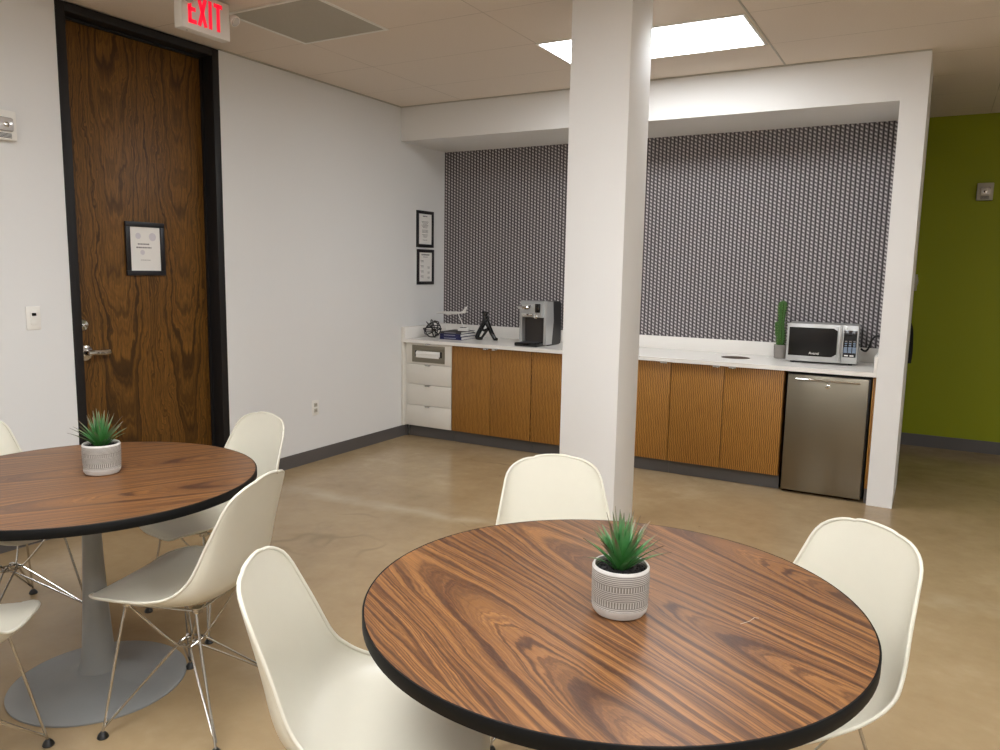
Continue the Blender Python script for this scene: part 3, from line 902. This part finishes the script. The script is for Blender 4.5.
# silver airplane on a white block
t = thing('model_airplane', 'small silver airplane model on a white block atop the books', 'ornament', (bx+.045, by+.02, CT+.0686), R(8))
b = B(); box(b, -.045, .045, -.03, .03, 0, .028, .003); obj('block_base', b, 'page', t)
b = B(); box(b, -.03, .02, -.02, .02, .0282, .032, .001); obj('base_plate', b, 'ink2', t)
b = B(); tube(b, [(0, 0, .032), (-.025, 0, .085), (-.055, 0, .150)], .0045, 8, rr=[.006, .004, .004]); obj('support_stem', b, 'plane', t)
n_before = set(t.children)
b = B(); tube(b, [(-.185, 0, .128), (-.165, 0, .131), (-.11, 0, .135), (.0, 0, .138), (.075, 0, .142), (.105, 0, .146)], .012, 12, rr=[.002, .007, .012, .012, .008, .002]); fs = obj('fuselage', b, 'plane', t)
for s in (-1, 1):
    b = B(); v = [(-.075, .006*s, .133), (-.01, .006*s, .134), (.045, .145*s, .142), (.020, .145*s, .142)]
    lo = [b.verts.new((x, y, z-.002)) for x, y, z in v]; up = [b.verts.new((x, y, z+.002)) for x, y, z in v]
    b.faces.new(lo); b.faces.new(up)
    for i in range(4): b.faces.new((lo[i], lo[(i+1) % 4], up[(i+1) % 4], up[i]))
    obj('wing', b, 'plane', t)
    b = B(); v = [(.07, .003*s, .144), (.092, .003*s, .144), (.105, .052*s, .148), (.092, .052*s, .148)]
    lo = [b.verts.new((x, y, z-.0012)) for x, y, z in v]; up = [b.verts.new((x, y, z+.0012)) for x, y, z in v]
    b.faces.new(lo); b.faces.new(up)
    for i in range(4): b.faces.new((lo[i], lo[(i+1) % 4], up[(i+1) % 4], up[i]))
    obj('tailplane', b, 'plane', t)
    b = B(); tube(b, [(-.06, .05*s, .128), (-.02, .05*s, .128)], .008, 10); obj('engine', b, 'plane', t)
b = B(); v = [(.065, .15), (.1, .15), (.118, .195), (.100, .195)]
lo = [b.verts.new((x, -.0015, z)) for x, z in v]; up = [b.verts.new((x, .0015, z)) for x, z in v]
b.faces.new(lo); b.faces.new(up)
for i in range(4): b.faces.new((lo[i], lo[(i+1) % 4], up[(i+1) % 4], up[i]))
obj('tail_fin', b, 'plane', t)
for c_ in t.children:
    if c_ not in n_before: c_.data.transform(Matrix.Translation((-.085, 0, .018)))
# black abstract seated figure
b = B()
def limb(P, rr_): 
    tube(b, smooth_pts(P, 4), .01, 10, rr=[rr_[0]+(rr_[1]-rr_[0])*i/(4*(len(P)-1)) for i in range(4*(len(P)-1)+1)])
limb([(-.005, 0, .155), (-.03, 0, .105), (-.060, -.01, .045), (-.072, -.01, .014)], (.020, .016))
limb([(.005, 0, .155), (.028, 0, .105), (.052, .01, .05), (.078, .01, .012)], (.021, .015))
limb([(-.072, -.01, .014), (-.045, -.02, .010), (-.015, -.03, .012)], (.016, .010))
limb([(.074, .01, .012), (.09, .01, .010), (.100, .01, .010)], (.015, .010))
limb([(.03, -.02, .085), (.005, -.03, .045), (-.02, -.03, .012)], (.011, .009))
limb([(-.03, -.015, .10), (.0, -.03, .075), (.03, -.02, .085)], (.009, .011))
limb([(.0, 0, .135), (-.008, 0, .175), (-.005, 0, .190)], (.022, .016))
ball(b, (-.006, -.002, .196), .023, (1, .9, .9)); ball(b, (-.022, -.006, .212), .010); ball(b, (.012, 0, .208), .011)
limb([(.012, -.01, .190), (.032, -.015, .165), (.012, -.02, .145)], (.008, .008))
o = obj('abstract_figurine', b, 'gloss', None, loc=(.628, .375, CT+.001), ang=60)
o.scale = (1.12, 1.12, 1.13)
tag(o, 'black abstract seated figurine on the worktop beside the books', 'ornament')

# ------------------------------------------------------------------ round tables
def round_table(label, x, y, rz):
    t = thing('round_table', label, 'table', (x, y, 0), rz, None)
    RT = .547
    b = B(); lathe(b, [(RT-.006, .712), (RT-.0045, .7395), (RT-.0052, .7402)], 128); obj('tabletop', b, 'top', t)
    b = B(); lathe(b, [(RT-.007, .7105), (RT-.001, .7105), (RT, .7125), (RT, .7375), (RT-.0015, .7398), (RT-.0045, .7400), (RT-.0045, .712)], 128, cap0=False, cap1=False); obj('edge_band', b, 'edge', t)
    b = B(); lathe(b, [(.19, .690), (.19, .7105)], 48); obj('mounting_plate', b, 'black', t)
    b = B(); lathe(b, [(.0285, .690), (.0285, .60), (.033, .45), (.041, .28), (.050, .14), (.057, .085), (.068, .055), (.105, .034), (.16, .021), (.23, .013), (.28, .009), (.2845, .006), (.2845, .001), (.27, 0)][::-1], 72)
    obj('pedestal', b, 'ped', t)
    return t
smooth_scratch = [(3.712, -3.792), (3.722, -3.776), (3.726, -3.768), (3.731, -3.746), (3.740, -3.744)]
T1 = (3.431, -3.812); T2 = (1.550, -3.834)
tn = round_table('nearer round wood-grain table with black edge, right of the other', T1[0], T1[1], R(-29))
b = B()
mr = Matrix.Rotation(R(29), 4, 'Z')
tube(b, [mr @ Vector((x-T1[0], y-T1[1], .7404)) for x, y in smooth_scratch], .0005, 5)
obj('scratch_mark', b, 'tag', tn)
round_table('farther round wood-grain table with black edge, cut off by the left edge', T2[0], T2[1], R(62))

# ------------------------------------------------------------------ shell chairs
def shell_bm():
    b = B()
    # centre line from the front lip to the top of the back: (y, z, half width, edge rise)
    prof = [(.2400, .404, .190, .000), (.2360, .424, .200, .002), (.218, .438, .212, .005), (.16, .445, .226, .013), (.08, .438, .232, .024), (.00, .426, .233, .040), (-.08, .420, .230, .060), (-.15, .434, .225, .074),
            (-.198, .472, .218, .076), (-.224, .53, .208, .066), (-.244, .62, .190, .050), (-.265, .71, .172, .032), (-.281, .775, .158, .019), (-.292, .820, .149, .010)]
    A = smooth_pts([(0, y, z) for y, z, w_, r_ in prof], 10); W2 = smooth_pts([(w_, r_, 0) for y, z, w_, r_ in prof], 10)
    L = [0]
    for p, q in zip(A, A[1:]): L.append(L[-1]+(q-p).length)
    T = L[-1]
    def at(s):
        s = min(max(s, 0), T)
        for i in range(len(L)-1):
            if L[i+1] >= s: break
        k = (s-L[i])/max(L[i+1]-L[i], 1e-9)
        return A[i].lerp(A[i+1], k), W2[i].lerp(W2[i+1], k), (A[i+1]-A[i]).normalized()
    RF, RB = .135, .084
    us = [RF*(1-math.cos(k/7*PI/2)) for k in range(7)]
    us += [RF+(T-RF-RB)*k/34 for k in range(35)]
    us += [T-RB*(1-math.sin(k/7*PI/2)) for k in range(1, 8)]
    TS = 18
    rows = []
    for u in us:
        P, q, d = at(u)
        hw = q.x
        if u < RF: hw -= RF*(1-math.sqrt(max(0, 1-((RF-u)/RF)**2)))
        if u > T-RB: hw -= RB*(1-math.sqrt(max(0, 1-((u-(T-RB))/RB)**2)))
        d = (at(u+.055)[0]-at(u-.055)[0]).normalized()
        nrm = Vector((0, d.z, -d.y))
        rise = q.y*(hw/q.x)**2
        row = []
        for k in range(TS+1):
            t = -1+2*k/TS
            row.append(P+Vector((hw*math.sin(t*PI/2*.9)/math.sin(PI/2*.9), 0, 0))+nrm*rise*abs(t)**2.3)
        # a gently arched top edge
        if u > T-.05:
            for k in range(TS+1): row[k].z -= .010*((u-T+.05)/.05)*abs(-1+2*k/TS)**2
        rows.append(row)
    m = len(rows)
    V = [[b.verts.new(p) for p in r_] for r_ in rows]
    for i in range(m-1):
        for k in range(TS): b.faces.new((V[i][k], V[i][k+1], V[i+1][k+1], V[i+1][k]))
    loop = [rows[0][k] for k in range(TS+1)]+[rows[i][TS] for i in range(1, m)]+[rows[-1][k] for k in range(TS-1, -1, -1)]+[rows[i][0] for i in range(m-2, 0, -1)]
    out = [loop[0]]
    for p in loop[1:]:
        if (p-out[-1]).length > .004: out.append(p)
    return b, out
def make_chair():
    t = thing('shell_chair', '', 'chair', (0, 0, 0), 0, None)
    b, loop = shell_bm()
    o = obj('seat_shell', b, 'chair', t, ang=80)
    md = o.modifiers.new('Solidify', 'SOLIDIFY'); md.thickness = .0055; md.offset = 0
    ms = o.modifiers.new('Subdivision', 'SUBSURF'); ms.levels = 1; ms.render_levels = 1; ms.boundary_smooth = 'PRESERVE_CORNERS'
    b = B(); tube(b, loop, .0052, 8, True); obj('rolled_rim', b, 'chair', t, ang=80)
    feet = [(-.220, .165), (.220, .165), (.205, -.220), (-.205, -.220)]
    tops = [(-.135, .120), (.135, .120), (.120, -.115), (-.120, -.115)]
    for (fx, fy), (tx, ty) in zip(feet, tops):
        b = B()
        tube(b, smooth_pts([(tx*.75, ty, .412), (tx*1.0, ty*1.02, .405), (tx*1.12, ty*1.08, .36), (fx, fy, .014)], 3), .0043, 8)
        lg = obj('leg', b, 'chrome', t)
        b = B(); lathe(b, [(.016, 0), (.0175, .003), (.014, .012), (.007, .020)], 18, fx, fy); obj('foot_glide', b, 'black', lg)
    b = B()
    zc = .235
    nodes = [(-.040, .028), (.040, .028), (.040, -.028), (-.040, -.028)]
    for i in range(4):
        fx, fy = feet[i]; nx, ny = nodes[i]; tx, ty = tops[i]
        # two braces from the foot to the centre, one from the centre up to the seat
        tube(b, smooth_pts([(fx*.985, fy*.985, .030), (nx*1.15, ny*1.15, zc-.01), (nx*.4, ny*1.0, zc+.006)], 4), .0036, 6)
        ax_, ay_ = nodes[(i+1) % 4] if i % 2 == 0 else nodes[(i-1) % 4]
        tube(b, smooth_pts([(fx*.97, fy*.99, .034), ((nx+ax_)*.35+nx*.3, ny*1.5, zc-.02), (ax_*.8, ay_*.8, zc-.004)], 4), .0036, 6)
        tube(b, smooth_pts([(nx*.3, -ny*.6, zc-.008), (nx*1.1, ny, zc+.008), (tx, ty*1.0, .403)], 4), .0036, 6)
    tube(b, [(x, y, zc) for x, y in nodes], .0036, 6, True)
    obj('wire_brace', b, 'chrome', t)
    b = B()
    for s in (-1, 1):
        tube(b, [(s*.135, .120, .404), (s*.12, -.115, .404)], .0045, 8)
    tube(b, [(-.135, .120, .404), (.135, .120, .404)], .0045, 8); tube(b, [(-.12, -.115, .404), (.12, -.115, .404)], .0045, 8)
    for (tx, ty) in tops: lathe(b, [(.016, .402), (.016, .418)], 14, tx, ty)
    obj('seat_mount', b, 'chrome', t)
    return t
# x, y, facing direction, label
CH = [
    (3.755, -3.425, (-.58, -.81), 'ivory shell chair right of the nearer round table'),
    (2.99, -4.065, (.87, .50), 'ivory shell chair in the foreground, left of the nearer round table'),
    (3.035, -3.215, (.50, -.80), 'ivory shell chair at the far side of the nearer table, before the column'),
    (1.45, -3.255, (-.12, -1.0), 'ivory shell chair behind the farther table, nearest the baseboard'),
    (1.965, -3.775, (-.96, -.28), 'ivory shell chair between the two tables, seen from its back corner'),
    (.84, -3.745, (1.0, .0), 'ivory shell chair behind the farther table, cut off by the left edge'),
    (1.707, -4.41, (-.66, .75), 'ivory shell chair on the near side of the farther table, only seat tip visible'),
]
c0 = make_chair()
for i, (x, y, fd, lab) in enumerate(CH):
    rz = math.atan2(-fd[0], fd[1])
    if i == 0:
        c0.location = (x, y, 0); c0.rotation_euler = (0, 0, rz); c0['label'] = lab; c0['group'] = 'shell chairs around the round tables'
    else:
        dup(c0, lab, (x, y, 0), rz)

# ------------------------------------------------------------------ succulents on the tables
def make_plant(label, loc, rz):
    t = thing('potted_succulent', label, 'plant', loc, rz, None)
    r0 = .0615
    b = B()
    lathe(b, [(r0*.72, 0), (r0*.86, .002), (r0*.945, .010), (r0*.985, .021), (r0*.97, .0225), (r0*.985, .04), (r0, .08), (r0*.985, .102), (r0*.95, .106), (r0*.90, .105), (r0*.88, .095), (r0*.87, .080)], 56)
    obj('pot', b, 'pot', t)
    b = B(); rnd = random.Random(8)
    lathe(b, [(r0*.882, .093), (r0*.5, .095), (.004, .096)], 28)
    for k in range(150):
        a = rnd.uniform(0, 2*PI); q = r0*.84*math.sqrt(rnd.random())
        ball(b, (q*math.cos(a), q*math.sin(a), .0955), rnd.uniform(.0018, .0038), (1, 1, .8), 1)
    obj('gravel', b, 'soil', t)
    b = B()
    for k in range(46):
        a = k*2.39996+rnd.uniform(-.2, .2); q = k/46
        tilt = R(5+56*q**.85+rnd.uniform(-5, 5)); L = rnd.uniform(.100, .132)*(1-.14*q); wd = rnd.uniform(.0058, .0074)
        dr = Vector((math.cos(a), math.sin(a), 0)); side = Vector((-math.sin(a), math.cos(a), 0))
        base = dr*(.003+.006*q)+Vector((0, 0, .090+.012*(1-q)))
        pts_ = []; ang = tilt*.75; p = base.copy(); n_ = 8
        for i in range(n_+1):
            pts_.append((p.copy(), ang)); ang += (tilt*.07-rnd.uniform(.0, .03))*(1 if q > .35 else .4)
            p = p+(dr*math.sin(ang)+Vector((0, 0, 1))*math.cos(ang))*L/n_
        prev = None
        for i, (p, an) in enumerate(pts_):
            s = i/n_; wv = wd*(1-s**1.7)*(.75+.5*min(1, s*4))+.0004; nn = dr*-math.cos(an)+Vector((0, 0, 1))*math.sin(an)
            th = .0022*(1-s)+.0004
            ring = [b.verts.new(p-side*wv+nn*th*.8), b.verts.new(p-nn*th), b.verts.new(p+side*wv+nn*th*.8), b.verts.new(p+nn*th*.1)]
            if prev:
                for j in range(4): b.faces.new((prev[j], prev[(j+1) % 4], ring[(j+1) % 4], ring[j]))
            else: b.faces.new(ring[::-1])
            prev = ring
        b.faces.new(prev)
    obj('leaves', b, 'leaf', t, ang=50)
    return t
pl = make_plant('spiky green succulent in a grey ribbed pot on the nearer table', (3.473, -3.866, .7405), 0)
dup(pl, 'spiky green succulent in a grey ribbed pot on the farther table', (1.538, -3.775, .7405), R(100))
